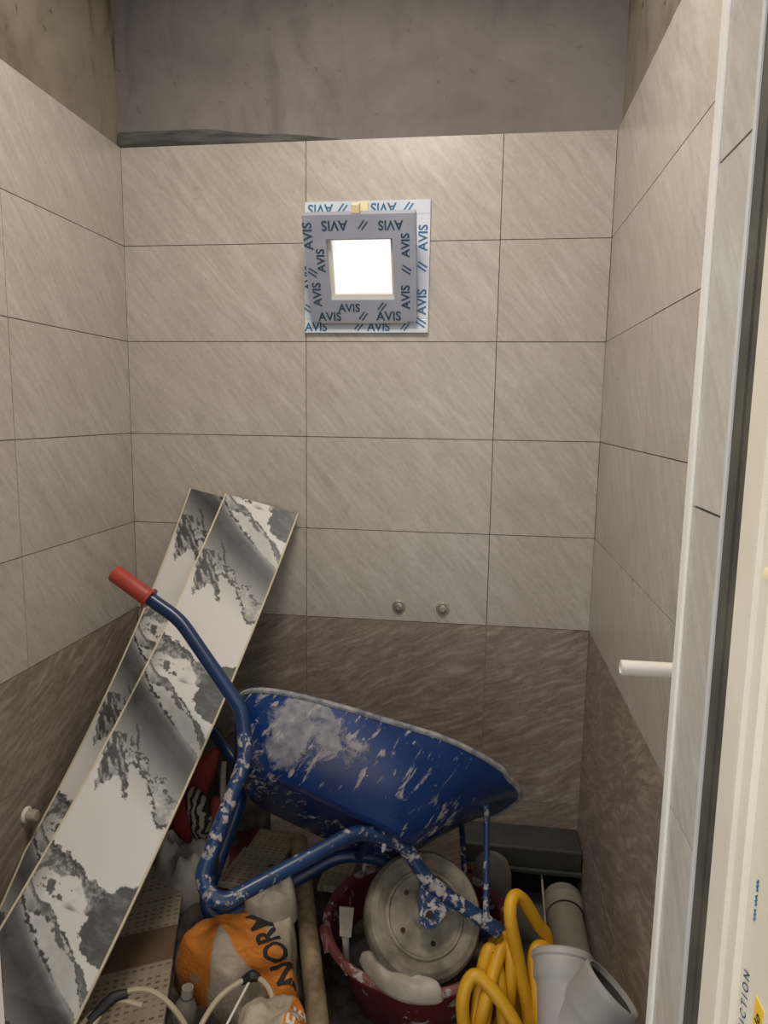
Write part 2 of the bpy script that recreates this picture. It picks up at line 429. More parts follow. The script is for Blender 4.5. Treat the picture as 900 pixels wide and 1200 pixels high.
TILE_ME = {}
def tile(parent, boxes, place, mat, name='tile'):
    """boxes in tile-local x,z; place = (origin, rotz)"""
    key = (tuple(boxes), mat)
    if key not in TILE_ME:
        mb = MB()
        for x0, x1, z0, z1 in boxes: mb.box(x0, x1, 0, TT, z0, z1)
        me = mb.mesh('tile'); me.materials.append(M[mat]); TILE_ME[key] = me
    o = bpy.data.objects.new(name, TILE_ME[key]); COL.objects.link(o); o.parent = parent
    o.location = Vector(place[0]) - ORG[parent]; o.rotation_euler = (0, 0, place[1])
    return o
g = .0012
rows = [(0, .2985, 'dtile'), (.2995, .5985, 'dtile'), (.5995, ZB-.0012, 'dtile')] + [(ZB+k*S+g, ZB+(k+1)*S-g, 'tile') for k in range(5)]
def rr(v): return round(v, 4)
def rowjit(k): return random.uniform(-.0006, .0006)
for k, (z0, z1, mt) in enumerate(rows):
    h = z1 - z0; gg = g if mt == 'tile' else .0005
    # back wall
    for xa, xb in ((XL+.001, -gg), (gg, .602-gg), (.602+gg, XR-.001)):
        wd = xb - xa; cx = (xa+xb)/2; cz = (z0+z1)/2
        boxes = [(rr(-wd/2), rr(wd/2), rr(-h/2), rr(h/2))]
        if k in (6, 7) and xa > -.1 and xa < .1:
            hx0, hx1 = WX0-.003-cx, WX1+.003-cx
            if k == 7: zc = WZ1+.003-cz; boxes = [(-wd/2, hx0, -h/2, h/2), (hx1, wd/2, -h/2, h/2), (hx0, hx1, zc, h/2)]
            else: zc = WZ0-.003-cz; boxes = [(-wd/2, hx0, -h/2, h/2), (hx1, wd/2, -h/2, h/2), (hx0, hx1, -h/2, zc)]
            boxes = [tuple(rr(b) for b in bx_) for bx_ in boxes]
        tile(wall_back, boxes, ((cx, rowjit(k), cz), 0), mt)
    # left wall (local x along +y)
    for ya, yb in ((-.602+gg, -.001), (-1.204+gg, -.602-gg), (YF+.001, -1.204-gg)):
        wd = yb - ya; tile(wall_left, [(rr(-wd/2), rr(wd/2), rr(-h/2), rr(h/2))], ((XL+rowjit(k), (ya+yb)/2, (z0+z1)/2), math.pi/2), mt)
        g2 = min(gg, .0005)
    for ya, yb in ((-.585+g2, -.001), (-1.187+g2, -.585-g2), (YF+.001, -1.187-g2)):
        wd = yb - ya; tile(wall_right, [(rr(-wd/2), rr(wd/2), rr(-h/2), rr(h/2))], ((XR+rowjit(k), (ya+yb)/2, (z0+z1)/2), -math.pi/2), mt)
    if mt == 'tile' and k < 8:
        zt = min(z1, DH)
        if zt - z0 > .05: tile(wall_front, [(-.0435, .0435, rr(-(zt-z0)/2), rr((zt-z0)/2))], ((DX1, -1.5915, (z0+zt)/2), -math.pi/2), mt)
for z0, z1 in ((0,.2985), (.2995,.5985), (.5995,ZB-.001)):
    tile(wall_front, [(-.0435, .0435, rr(-(z1-z0)/2), rr((z1-z0)/2))], ((DX1, -1.5915, (z0+z1)/2), -math.pi/2), 'tile')

# mortar ridge smeared under the plaster, above the back tiles on the left
mb = MB()
nx, nz = 60, 9
def ridge(i, j):
    x = XL-.01 + (0.72)*i/nx; t = j/nz
    taper = min(1, (1-i/nx)*1.5+.12); hh = .047*taper + .003
    z = ZT - .004 + hh*t
    yy = CB - (.012*taper*math.sin(math.pi*min(1, t*1.02))*(.6+.8*float(vnoise(x*9, t*3))) + .0005)
    return (x, yy, z + .006*float(vnoise(x*14, 5))*t)
vs = [ridge(i, j) for i in range(nx+1) for j in range(nz+1)]
fs = [(i*(nz+1)+j, i*(nz+1)+j+1, (i+1)*(nz+1)+j+1, (i+1)*(nz+1)+j) for i in range(nx) for j in range(nz)]
part('mortar_ridge', MB().add(vs, [f[::-1] for f in fs]), M['smear'], wall_back, label='dark smeared mortar above the top tile')

# ------------------------------------------------------------------ door reveal trim and PVC door frame
trim_1 = single('trim_1', MB().box(DX1-.003, DX1+.014, YF-.013, YF+.004, 0, DH), M['white'], (DX1,YF,0), 'white plastic corner trim on the edge of the right door reveal', None, sm=False, kind='structure', bevel=.002)
trim_2 = single('trim_2', MB().box(DX0-.016, DX0+.003, YF-.012, YF+.004, 0, DH), M['white'], (DX0,YF,0), 'white plastic corner trim on the left door edge', None, sm=False, kind='structure', bevel=.002)
door = thing('door_1', (DX1, -1.72, 0), 'cream PVC door frame with dark rubber seal at the right edge', None, kind='structure')
part('edge_strip', MB().box(DX1-.0005, DX1+.012, -1.643, -1.636, 0, DH), M['lighttrim'], door, False, label='pale edge strip')
part('seal', MB().box(DX1+.001, DX1+.02, -1.682, -1.643, 0, DH).box(DX1-.0005, DX1+.02, -1.666, -1.658, 0, DH), M['rubber'], door, False, label='dark rubber seal')
prof = [(.02,-1.681),(.001,-1.681),(-.001,-1.684),(-.002,-1.718),(-.0005,-1.721),(-.0005,-1.7245),(-.006,-1.727),(-.006,-1.731),(-.003,-1.734),(-.003,-1.752),(-.007,-1.755),(-.007,-1.759),(-.003,-1.762),(-.003,-1.9),(.06,-1.9),(.06,-1.74),(.02,-1.74)]
r0 = [V(DX1+a, b, 0) for a, b in prof]; r1 = [V(DX1+a, b, DH) for a, b in prof]
jamb = part('jamb', MB().rings([r0, r1]), M['cream'], door, False, label='cream PVC jamb profile')
lettering('P R O D U C T I O N', .0085, frame_mtx((DX1-.0038, -1.7745, 1.166), (0,0,1), (-.3,1,0)), M['inkd'], jamb)
part('sticker', MB().box(DX1-.0036, DX1-.003, -1.803, -1.790, 1.11, 1.2), simple('yellow_sticker', (222,178,40), (230,188,56), 9, .5), jamb, False, label='yellow sticker')
lettering('No', .011, frame_mtx((DX1-.0039, -1.7965, 1.185), (0,0,1), (0,1,0)), M['black'], jamb)
sc_ = MB()
for k in range(3): sc_.tube(cr([(DX1-.0034, -1.7765+.0013*math.sin(i*2.1+k), 1.245+.011*k+.0011*i) for i in range(9)], 3), .0005, 5)
part('pen_mark', sc_, M['ink'], jamb, label='blue pen scribble')
screw = part('screw', MB().lathe([(.0045,0),(.0045,.0012),(.002,.002)], (DX1-.003,-1.745,1.481), (-1,0,0), 12), M['brass'], jamb)

# ------------------------------------------------------------------ window
win = thing('window_1', (.19, 0, 1.83), 'small tilt-in PVC window in blue-lettered protective film, open at the top', None, kind='structure')
FX0, FX1, FZ0, FZ1 = -.002, .390, 1.832, 2.227
fw = .042
fd0, fd1 = -.012, .07
for nm, b in (('frame_rail', (FX0, FX1, FZ1-fw, FZ1)), ('frame_rail', (FX0, FX1, FZ0, FZ0+fw)), ('frame_stile', (FX0, FX0+fw, FZ0+fw, FZ1-fw)), ('frame_stile', (FX1-fw, FX1, FZ0+fw, FZ1-fw))):
    x0, x1, z0, z1 = b; mbx = MB().box(x0, x1, fd0, 0.0, z0, z1)
    ix0, ix1, iz0, iz1 = max(x0, WX0+.001), min(x1, WX1-.001), max(z0, WZ0+.001), min(z1, WZ1-.001)
    if nm == 'frame_rail':
        if z0 > 2: iz0, iz1 = z0, WZ1-.001
        else: iz0, iz1 = WZ0+.001, z1
        ix0, ix1 = WX0+.001, WX1-.001
    mbx.box(ix0, ix1, 0, fd1, iz0, iz1)
    part(nm, mbx, M['film'], win, False, bevel=.002)
# caulk edge round the frame
yo = fd0 - .0007
def wtext(s, x, z, size, rot, mat='ink', y=None, parent=win):
    c_, s_ = math.cos(rot), math.sin(rot); size *= 1.18
    lettering(s, size, frame_mtx((x, yo if y is None else y, z), (c_,0,s_), (-s_,0,c_)), M[mat], parent)
H2 = math.pi
for x in (.048, .245): wtext('AVIS', x, FZ1-.021, .034, H2)
for x in (.118, .322): wtext('//', x, FZ1-.021, .036, H2 - .35)
wtext('AVIS', .035, FZ0+.017, .031, 0); wtext('//', .172, FZ0+.018, .032, -.4); wtext('AVIS', .235, FZ0+.017, .031, 0); wtext('//', .318, FZ0+.018, .032, -.4)
for z in (1.925, 2.115): wtext('AVIS', FX1-.020, z, .033, math.pi/2)
for z in (2.03, 1.862): wtext('//', FX1-.021, z, .036, math.pi/2-.3)
wtext('//', FX0+.016, 1.905, .036, math.pi/2-.3); wtext('AVIS', FX0+.016, 2.0, .033, math.pi/2)
# sash hinged along the bottom
hz, hy = 1.864, -.030
ang = math.radians(24.5)
sw0, sw1, sh = .025, .356, .312
sd = .055
def SP(x, h, d):      # x across, h up the sash, d depth behind its face
    up = V(0, -math.sin(ang), math.cos(ang)); bk = V(0, math.cos(ang), math.sin(ang))
    return V(x, hy, hz) + up*h + bk*d
sash = part('sash', MB(), None, win) if False else None
def sbox(x0, x1, h0, h1, d0, d1):
    return MB().add([SP(x0,h0,d0),SP(x1,h0,d0),SP(x1,h0,d1),SP(x0,h0,d1),SP(x0,h1,d0),SP(x1,h1,d0),SP(x1,h1,d1),SP(x0,h1,d1)],
                    [(3,2,1,0),(4,5,6,7),(0,1,5,4),(1,2,6,5),(2,3,7,6),(3,0,4,7)])
bw = .067
mbs = sbox(sw0, sw1, 0, bw, 0, sd)
for b in ((sw0, sw1, sh-bw, sh), (sw0, sw0+bw, bw, sh-bw), (sw1-bw, sw1, bw, sh-bw)):
    t_ = sbox(*b, 0, sd); mbs.add(t_.v, t_.f)
sash = part('sash', mbs, M['filmg'], win, False, label='tilted sash wrapped in grey film')
# glazing beads and pane
for b in ((sw0+bw, sw1-bw, bw, bw+.012), (sw0+bw, sw1-bw, sh-bw-.006, sh-bw), (sw0+bw, sw0+bw+.010, bw+.012, sh-bw-.006), (sw1-bw-.008, sw1-bw, bw+.012, sh-bw-.006)):
    part('glazing_bead', sbox(*b, .016, .034), M['white'], sash, False)
part('pane', sbox(sw0+bw, sw1-bw, bw, sh-bw, .036, .040), M['pane'], sash, False, label='frosted glass pane')
up = V(0, -math.sin(ang), math.cos(ang))
def stext(s, x, h, size, rot, mat='inkd'):
    size *= 1.22
    xd = V(1,0,0)*math.cos(rot) + up*math.sin(rot); yd = up*math.cos(rot) - V(1,0,0)*math.sin(rot)
    lettering(s, size, frame_mtx(SP(x, h, -.0006), xd, yd), M[mat], sash)
stext('AVIS', .085, .015, .030, 0); stext('AVIS', .27, .016, .032, 0); stext('//', .19, .016, .03, -.4)
stext('AVIS', .148, .042, .028, 0); stext('//', .25, .045, .03, -.4)
stext('AVIS', .052, .085, .03, math.pi/2); stext('//', .045, .15, .032, math.pi/2-.3); stext('AVIS', .04, .255, .032, math.pi/2); stext('AVIS', .073, .185, .028, math.pi/2)
stext('AVIS', .325, .075, .03, math.pi/2); stext('//', .33, .155, .032, math.pi/2-.3); stext('AVIS', .328, .225, .028, math.pi/2)
stext('AVIS', .12, sh-.028, .032, H2); stext('//', .205, sh-.028, .03, H2-.4); stext('AVIS', .285, sh-.03, .03, H2)
part('latch', sbox(.172, .196, sh, sh+.028, .004, .03), M['brass'], sash, False, label='cream plastic latch on the sash top', bevel=.004)
part('latch_keep', MB().box(.168, .2, fd0-.008, fd0, FZ1-.034, FZ1-.004), M['brass'], win, False, bevel=.003)
for sx_ in (sw0+.006, sw1-.006):      # folding stays holding the sash
    part('stay', MB().tube([SP(sx_, .2, sd-.01), V(sx_, .03, 2.10)], .003, 6), M['greytrim'], win)
part('hinge', MB().tube([V(sw0+.03, -.024, hz), V(sw1-.03, -.024, hz)], .006, 8), M['greytrim'], win)

# ------------------------------------------------------------------ pipe stubs on the walls
for x, lab in ((.312, 'round chrome pipe plug on the back wall, left of the pair'), (.458, 'round chrome pipe plug on the back wall, right of the pair')):
    t = thing('pipe_plug', (x, 0, .949), lab, 'pipe plug', 'chrome plugs in the back wall')
    part('collar', MB().lathe([(.0215,0),(.0215,-.004),(.0195,-.006),(.0165,-.006),(.0160,-.002)], (x,0,.949), (0,1,0), 28), M['chrome'], t)
    part('cap', MB().lathe([(.0150,0),(.0150,-.009),(.0135,-.010),(.007,-.010),(.0062,-.005),(.001,-.005)], (x,0,.949), (0,1,0), 24), M['chrome'], t)
t = thing('pipe_plug', (XL, -.651, .512), 'white pipe plug on the dark tiles of the left wall', 'pipe plug')
part('collar', MB().lathe([(.021,0),(.022,.004),(.018,.008),(.016,.008)], (XL,-.651,.512), (1,0,0), 24), M['white'], t)
part('cap', MB().lathe([(.0155,.004),(.0155,.03),(.013,.034),(.001,.034)], (XL,-.651,.512), (1,0,0), 24), M['rag'], t)
t = thing('pipe_stub', (XR, -1.12, 1.185), 'white plastic pipe stub sticking out of the right wall', 'pipe')
part('tube', MB().lathe([(.0125,0),(.0125,-.134),(.0095,-.135),(.0095,-.06),(.001,-.06)], (XR,-1.12,1.185), (1,0,0), 24), M['white'], t)
part('wall_flange', MB().lathe([(.022,0),(.022,-.004),(.0126,-.006)], (XR,-1.12,1.185), (1,0,0), 24), M['white'], t)

# ------------------------------------------------------------------ two printed PVC panels leaning in the left corner
PW = .256
def print_colour(u, ph):
    """printed decor: u across 0..1, ph pattern phase (period 1)"""
    ph = ph - np.floor(ph); px = ph*241.0
    n1 = fbm(u*6+3, ph*14, 5); n2 = fbm(u*14, ph*40+9, 5); n3 = fbm(u*34+7, ph*92, 4); n4 = fbm(u*60+1, ph*150+4, 3)
    wob = (n1-.5)*14; wf = (n2-.5)*12
    W = .66 + (n1-.5)*.03                                       # plain white
    q = np.where(px > 150, px-241, px)
    up_e = 74*u**.8 + wf*.25; low_e = 72 + 50*u + (n1-.5)*10
    # dark gradient band, crisp upper edge, fading to pale grey below
    tpos = np.clip((q-up_e)/(low_e-up_e+1e-3), 0, 1.3)
    g = np.interp(tpos, [0, .05, .14, .40, .58, .80, 1.0, 1.3], [.30, .16, .075, .05, .10, .20, .30, .44]) + (n3-.5)*.035 + (n1-.5)*.05
    W = np.where((q >= up_e) & (px < low_e+6), g, W)
    soft = np.clip((px-low_e-6)/34, 0, 1); W = np.where((px >= low_e+6) & (px < low_e+40) & (px < 170), .46+(.66-.46)*soft, W)
    # splintered rock at the left, two tines
    rc = .06+.20*(px-74)/50.0; half = .12+.05*np.clip((px-74)/50, 0, 1)+(n2-.5)*.10
    rock = (px > 72+wf*.7) & (px < 124+wf*1.4+10*np.sin(u*17)) & (np.abs(u-rc) < half)
    st2 = fbm(u*26-ph*40, ph*26, 4)
    rv = np.where(st2 > .60, .30+.5*(n3-.4), np.where(st2 > .52, .10+.20*n4, .03+.07*n4))
    W = np.where(rock, rv, W)
    # crack lines running down to the right with pale shards between
    l1 = 66+60*u+wf*1.5+4*np.sin(u*23); l2 = 78+66*u-wf*1.6+9*np.sin(u*9)
    between = (px > np.minimum(l1,l2)-1) & (px < np.maximum(l1,l2)+1) & (u > .27)
    W = np.where(between, np.clip(.16+.62*(n2-.18)*1.25, .08, .66), W)
    for l_, a_, w_ in ((l1, .22, 1.9), (l2, .33, 2.3)):
        W = np.where((np.abs(px-l_) < np.clip(w_+9*(n3-.5), .3, 6)) & (u > a_), .035+.05*n4, W)
    twig = (np.abs((u-.23) - (px-62)*.006 - wf*.004) < .014) & (px > 58) & (px < 84); W = np.where(twig, .04, W)
    # veins above the band: dark striated ribbon, then a pale lens along the band
    v_top = -16 + 70*u + wf*.5 + 3*np.sin(u*13)
    vein = (q < up_e) & (q > v_top)
    st = fbm((q-64*u)*.13, u*4+5, 4)
    W = np.where(vein, .10+.40*np.clip((st-.30)*2.0, 0, 1)+(n4-.5)*.06, W)
    lens = up_e - 27*np.sin(np.pi*np.clip((u-.10)/.98, 0, 1))**.8
    inl = (q > lens) & (q < up_e-2) & (u > .10); W = np.where(inl, .40+.20*n1+.14*(n2-.5), W)
    W = np.where((np.abs(q-up_e+2) < np.clip(1.7+9*(n3-.5), 0, 5)) & (u < .6), .035, W)
    W = np.where((np.abs(q-lens) < np.clip(.9+5*(n3-.5), 0, 3)) & (u > .15), .06, W)
    W = np.where((np.abs(q-v_top) < np.clip(2.6+12*(n2-.5), .4, 7)), .05+.12*n4, W)
    # cloud with a rough, speckled upper edge
    c_top = 188+40*u+wob*.9+wf*1.0
    cloud = (px > c_top) & (q <= v_top)
    cl_ = np.clip(.68-1.5*np.clip(n1-.52, 0, 1)-.55*np.clip(n2-.52, 0, 1), .12, 1); cl_ = np.where(u < .22, cl_*(.45+2.5*u), cl_)
    W = np.where(cloud, cl_, W)
    ed = (px-c_top)/(17+9*np.sin(u*11)+wf*.6); edge = (ed > 0) & (ed < 1) & (q <= v_top)
    W = np.where(edge, np.clip(.03+.26*ed**1.5+.8*np.clip(n3-.47, 0, 1)+.25*(n4-.5), .03, .7), W)
    blob = ((n2 > .60) & (u < .42) & (px > c_top) & (px < 236)); W = np.where(blob & (q <= v_top), .05+.1*n4, W)
    # dark curling patch at the right
    pr = ((u-1.04)/.36)**2 + ((q-0)/38.0)**2 + (n1-.5)*.9
    curl = fbm(u*9+np.sin(ph*60)*.6, ph*50+np.sin(u*12)*.8, 4)
    W = np.where((pr < 1) & (q <= v_top+1), np.clip(.035+.26*np.clip(curl-.5, 0, 1)+.05*n4, .03, .5), W)
    return np.clip(W, .025, .72)

def make_panel(corner, toff, label, L1, az, tl, th0, kap):
    A = Vector(corner); thick = .008
    pw = V(math.cos(tl)*math.cos(az), math.cos(tl)*math.sin(az), -math.sin(tl))
    pv = (V(0,0,1) - pw*pw.z).normalized(); pn = pw.cross(pv)
    if pn.y > 0: pn = -pn
    def cl(t):     # centre-line offsets along -pv and pn
        if t <= 1.40: a = (math.sin(th0+kap*t)-math.sin(th0))/kap; b = -(math.cos(th0+kap*t)-math.cos(th0))/kap; th = th0+kap*t
        else:
            a0, b0, th1 = cl(1.40); th = .86; a = a0+(t-1.40)*math.cos(th); b = b0+(t-1.40)*math.sin(th)
        return a, b, th
    def P(t, s, d):        # s metres across, d depth behind the printed face
        a, b, th = cl(t); nrm = pn*math.cos(th) + pv*math.sin(th)
        e_ = A - pv*a + pn*b; e_.x = max(e_.x, XL+.004)          # the lower edge bears on the left wall
        return e_ + pw*s - nrm*d
    bot = P(L1, PW/2, 0); o = thing('wall_panel', (bot.x, bot.y, 0), label, 'panel', 'printed wall panels in the corner')
    nt = 60; rings = []
    for i in range(nt+1):
        t = L1*i/nt; rings.append([P(t,0,.0004), P(t,PW,.0004), P(t,PW,thick), P(t,0,thick)])
    part('board', MB().rings(rings), M['bead'], o, sm=True, ang=30, label='cream panel edges')
    nu, nv = 72, 640; e = .0055
    vs = []; us = np.zeros((nv+1, nu+1)); ts = np.zeros((nv+1, nu+1))
    for i in range(nv+1):
        t = L1*i/nv; p0 = P(t, e, 0); p1 = P(t, PW-e, 0)
        for j in range(nu+1): vs.append(p0.lerp(p1, j/nu))
        us[i] = np.linspace(0, 1, nu+1); ts[i] = t
    fs = [(i*(nu+1)+j, i*(nu+1)+j+1, (i+1)*(nu+1)+j+1, (i+1)*(nu+1)+j) for i in range(nv) for j in range(nu)]
    mb = MB().add(vs, fs); f = part('printed_face', mb, M['print'], o, label='black and white marbled print')
    val = print_colour(us, ts/.6 - .04 + toff).ravel()
    cols = np.ones((len(vs), 4)); cols[:,0] = val; cols[:,1] = val*.962; cols[:,2] = val*.905
    at = f.data.color_attributes.new('decor', 'FLOAT_COLOR', 'POINT'); at.data.foreach_set('color', cols.ravel())
    return o
n = NT('printed_decor'); at_ = n.new('ShaderNodeVertexColor'); at_.layer_name = 'decor'; n.col(at_.outputs[0]); n.rough(.42); M['print'] = n.m
make_panel((-.268, -.030, 1.313), 0, 'marbled black and white panel in front, leaning on the back wall behind the wheelbarrow handle', 1.93, .0051, .2365, .5722, .3236)
make_panel((-.397, -.016, 1.325), .19, 'marbled black and white panel behind the other, nearer the left wall', 1.72, .003, .2252, .3715, .4254)

# ------------------------------------------------------------------ rubble heap under everything
def heap_h(x, y):
    e = lambda cx, cy, sx, sy, h: h*math.exp(-((x-cx)/sx)**2-((y-cy)/sy)**2)
    h = e(-.22,-.32,.3,.32,.15) + e(.02,-.62,.22,.28,.15) + e(-.12,-.95,.22,.25,.07) + e(.05,-.25,.3,.2,.06)
    b = min(1, max(0, (x-XL)/.05))*min(1, max(0, (-y)/.04))*min(1, max(0, (y+1.29)/.1))
    r = math.hypot(x-.43, y+.49); 
    if r < .36: h *= max(0, (r-.26)/.10)
    return h*b*(.7+.6*float(fbm(x*9, y*9, 4))) + .02*float(vnoise(x*30, y*30))*min(1, h*20)
mb = MB(); nx, ny = 80, 100; x0, x1, ya, yb = XL+.004, .52, -1.30, -.004
vs = [(x0+(x1-x0)*i/nx, ya+(yb-ya)*j/ny, .001+heap_h(x0+(x1-x0)*i/nx, ya+(yb-ya)*j/ny)) for i in range(nx+1) for j in range(ny+1)]
fs = [(i*(ny+1)+j, (i+1)*(ny+1)+j, (i+1)*(ny+1)+j+1, i*(ny+1)+j+1) for i in range(nx) for j in range(ny)]
single('rubble_heap', mb.add(vs, fs), M['heap'], (-.1,-.6,0), 'dark heap of building rubble and dust under the wheelbarrow', 'rubble', kind='stuff')

# ------------------------------------------------------------------ wheelbarrow (lies rolled over towards the back wall)
WO = V(.464,-.604,.318); WA = V(-.27031,.68078,-.68078).normalized(); WE = V(.95377,.09288,-.28582); WE = (WE-WA*WA.dot(WE)).normalized(); WZ = WE.cross(WA)
def W(x, y, z): return WO + WE*x + WA*y + WZ*z
bar = thing('wheelbarrow', (.25,-.55,.18), 'blue steel wheelbarrow caked with mortar, tipped against the back wall', 'wheelbarrow')
# tray
def rim_pt(q):
    c_, s_ = math.cos(q), math.sin(q); p = .42
    xx = math.copysign(abs(c_)**p, c_); yy = math.copysign(abs(s_)**p, s_)
    x = -.228 + .408*xx
    hw = .302 - .115*max(0, (x+.12)/.29)**1.5 if x > -.12 else .302
    return x, hw*yy, .322 + .012*math.sin((x+.62)*3.2) - (.01 if x > .1 else 0)
def bot_pt(q):
    c_, s_ = math.cos(q), math.sin(q); p = .5
    xx = math.copysign(abs(c_)**p, c_); yy = math.copysign(abs(s_)**p, s_)
    x = -.31 + .23*xx; return x, .185*yy, .112 - .12*(x+.12)*(1 if x < -.12 else -.2)
NQ = 72; rings = []
for s_ in (0, .08, .2, .35, .5, .65, .78, .88, .95, 1.0):
    ring = []
    k = s_; lat = 1-(1-k)**1.0
    for i in range(NQ):
        q = 2*math.pi*(i+.5)/NQ; a = rim_pt(q); b = bot_pt(q)
        bul = .028*math.sin(math.pi*k)       # slight belly
        kk = k**1.25
        fw_ = max(0, math.cos(q)); kx = kk + (k**.82 - kk)*fw_
        x = a[0]+(b[0]-a[0])*kx; y = a[1]+(b[1]-a[1])*kk; kz = 1-(1-k)**1.12; z = a[2]+(b[2]-a[2])*(kz + (k**1.12 - kz)*fw_)
        ring.append(W(x, y*(1+bul*.6), z - bul*.15))
    rings.append(ring)
last = rings[-1]; cen = sum(last, Vector())/NQ
for s_ in (.85, .5, .12): rings.append([cen+(p-cen)*s_ - WZ*.006*(1-s_) for p in last])
trayo = W(0,0,0) - ORG[bar]
M['tray'] = splatter('blue_tray_enamel', (13,39,84), (23,55,110), .835, 44, .26, .725,
    [tuple(V(.132,-.617,.804)-ORG[bar])+(.085,), tuple(V(.103,-.672,.761)-ORG[bar])+(.06,), tuple(V(.20,-.61,.78)-ORG[bar])+(.06,), tuple(V(.27,-.61,.74)-ORG[bar])+(.05,)])
tray = part('tray', MB().rings(rings, cap=True), M['tray'], bar, ang=60)
# open the mouth: remove the rim cap, give the sheet thickness
import bmesh
bm = bmesh.new(); bm.from_mesh(tray.data)
big = [f for f in bm.faces if len(f.verts) > 4]
mouth = W(-.235, 0, .33) - ORG[bar]
big.sort(key=lambda f: (f.calc_center_median()-mouth).length); bmesh.ops.delete(bm, geom=[big[0]], context='FACES_ONLY')
bmesh.ops.recalc_face_normals(bm, faces=bm.faces); bm.to_mesh(tray.data); bm.free()
sm_ = tray.modifiers.new('sheet', 'SOLIDIFY'); sm_.thickness = .003; sm_.offset = 0
rimpts = []
for i in range(NQ):
    x, y, z = rim_pt(2*math.pi*(i+.5)/NQ); rimpts.append(W(x, y, z+.002))
rim_ = part('rolled_rim', MB().tube(rimpts, .0075, 8, closed=True), M['rim'], tray, label='rolled rim coated in grey mortar')
# tube frame, both sides
def side(sg):
    f = lambda x, h, z: W(x, sg*h, z)
    main = [f(.172,.07,-.005), f(-.03,.085,.05), f(-.118,.12,.118), f(-.24,.165,.098), f(-.50,.205,-.142), f(-.56,.205,-.11), f(-.556,.222,.17), f(-.602,.245,.268), f(-.838,.28,.436), f(-.945,.288,.468)]
    return main, f
for sg in (-1, 1):
    pts, f = side(sg)
    fp = fillet(pts[:7]+[(pts[6]+pts[7])/2], [0,.05,.05,.04,.06,.05,.04,0], 7)
    fr = part('frame_tube', MB().tube(fp, .0185, 14), M['tube2'] if sg < 0 else M['tube'], bar, label='bent blue steel frame tube')
    mid = (pts[6]+pts[7])/2; hp_ = fillet([mid, pts[7], pts[8], pts[9]], [0,.045,.035,0], 7); fp2 = None
    part('handle_tube', MB().tube(hp_, .0178, 14), M['tube'], bar, label='clean dark blue handle tube')
    g0, g1 = f(-.93,.286,.463), f(-1.045,.30,.498); dr = (g1-g0).normalized(); Lg = (g1-g0).length
    part('grip', MB().lathe([(.019,0),(.029,.001),(.030,.006),(.0235,.010),(.0235,Lg-.004),(.021,Lg),(.001,Lg)], g0, dr, 20), M['grip'], bar, label='red rubber handle grip')
    # axle bracket
    br = MB(); o0 = .098
    pl = [(-.050,.052),(-.028,.052),(.05,.018),(.022,-.02),(.008,-.044),(-.012,-.05),(-.030,-.04),(-.036,-.018),(-.044,.01)]
    br.rings([[f(x, .083, z) for x, z in pl], [f(x, .075, z) for x, z in pl]])
    bk = part('axle_bracket', br, M['tube2'], bar, sm=False)
    part('axle_bolt', MB().lathe([(.009,0),(.009,.006),(.004,.007)], f(-.010,.083,-.018), WA*sg, 10), M['hole'], bk)
    # front strut to the tray nose
    part('front_strut', MB().tube([f(.135,.078,.002), f(.078,.125,.285)], .0085, 10), M['tube2'], bar)
    part('weld_drip', MB().lathe([(.006,0),(.006,.012),(.002,.02)], f(-.165,.145,.092), -WZ*1.0, 8), M['rim'], fr)
part('nose_bar', MB().tube([W(.165,-.085,-.005), W(.165,.085,-.005)], .012, 10), M['tube'], bar)
part('tray_brace', MB().tube([W(-.19,-.15,.105), W(-.19,.15,.105)], .012, 10), M['tube'], bar)
part('leg_brace', MB().tube([W(-.556,-.205,-.03), W(-.556,.205,-.03)], .010, 10), M['tube'], bar)
# wheel
wc = W(-.010, 0, -.012); R_ = .150
prof = [(.012,-.034),(.028,-.034),(.034,-.026),(.072,-.024),(.090,-.028),(.094,-.036),(.098,-.036),(.102,-.030),(.110,-.040),(.125,-.046),(.140,-.040),(.148,-.026),(R_,-.010),(R_,.010),(.148,.026),(.140,.040),(.125,.046),(.110,.040),(.102,.030),(.094,.036),(.072,.024),(.034,.026),(.012,.034)]
wh = part('wheel', MB().lathe(prof, wc, WA, 56), M['wheel'], bar, ang=35, label='grey wheel coated in dried mortar')
for x, z in ((-.062,.021), (-.065,-.068), (.031,-.079), (.052,.045)):
    d = V(x+.010, z+.012); d = d*( .066/ d.length)
    part('bolt_hole', MB().lathe([(.0062,0),(.0062,.0012),(.001,.0012)], W(-.010+d.x, -.0262, -.012+d.y), -WA, 12), M['hole'], wh)
part('axle', MB().tube([W(-.010,-.088,-.015), W(-.010,.088,-.015)], .009, 12), M['rim'], bar)

# ------------------------------------------------------------------ red mortar tub under the wheel
tub = thing('mortar_tub', (.43,-.49,0), 'dark red mortar tub splashed with plaster, holding the wheelbarrow wheel', 'bucket')
to = V(.43,-.49,0)
part('body', MB().lathe([(.001,.002),(.165,.002),(.178,.012),(.242,.2),(.236,.2),(.172,.018),(.001,.014)], to, (0,0,1), 56, cap=False), M['red'], tub, ang=50)
part('rim', MB().tube([to+V(.247*math.cos(q), .247*math.sin(q), .2) for q in (2*math.pi*i/56 for i in range(56))], .0125, 8, closed=True), M['redrim'], tub, label='thick rim crusted with plaster')
for qa in (math.radians(202), math.radians(22)):
    ear = MB().tube([to+V(.252*math.cos(qa+d), .252*math.sin(qa+d), .185+dz) for d, dz in ((-.16,.0),(-.12,.012),(0,.016),(.12,.012),(.16,0))], .015, 8)
    part('lug', ear, M['redrim'], tub)
nr, na = 14, 40; vs = []
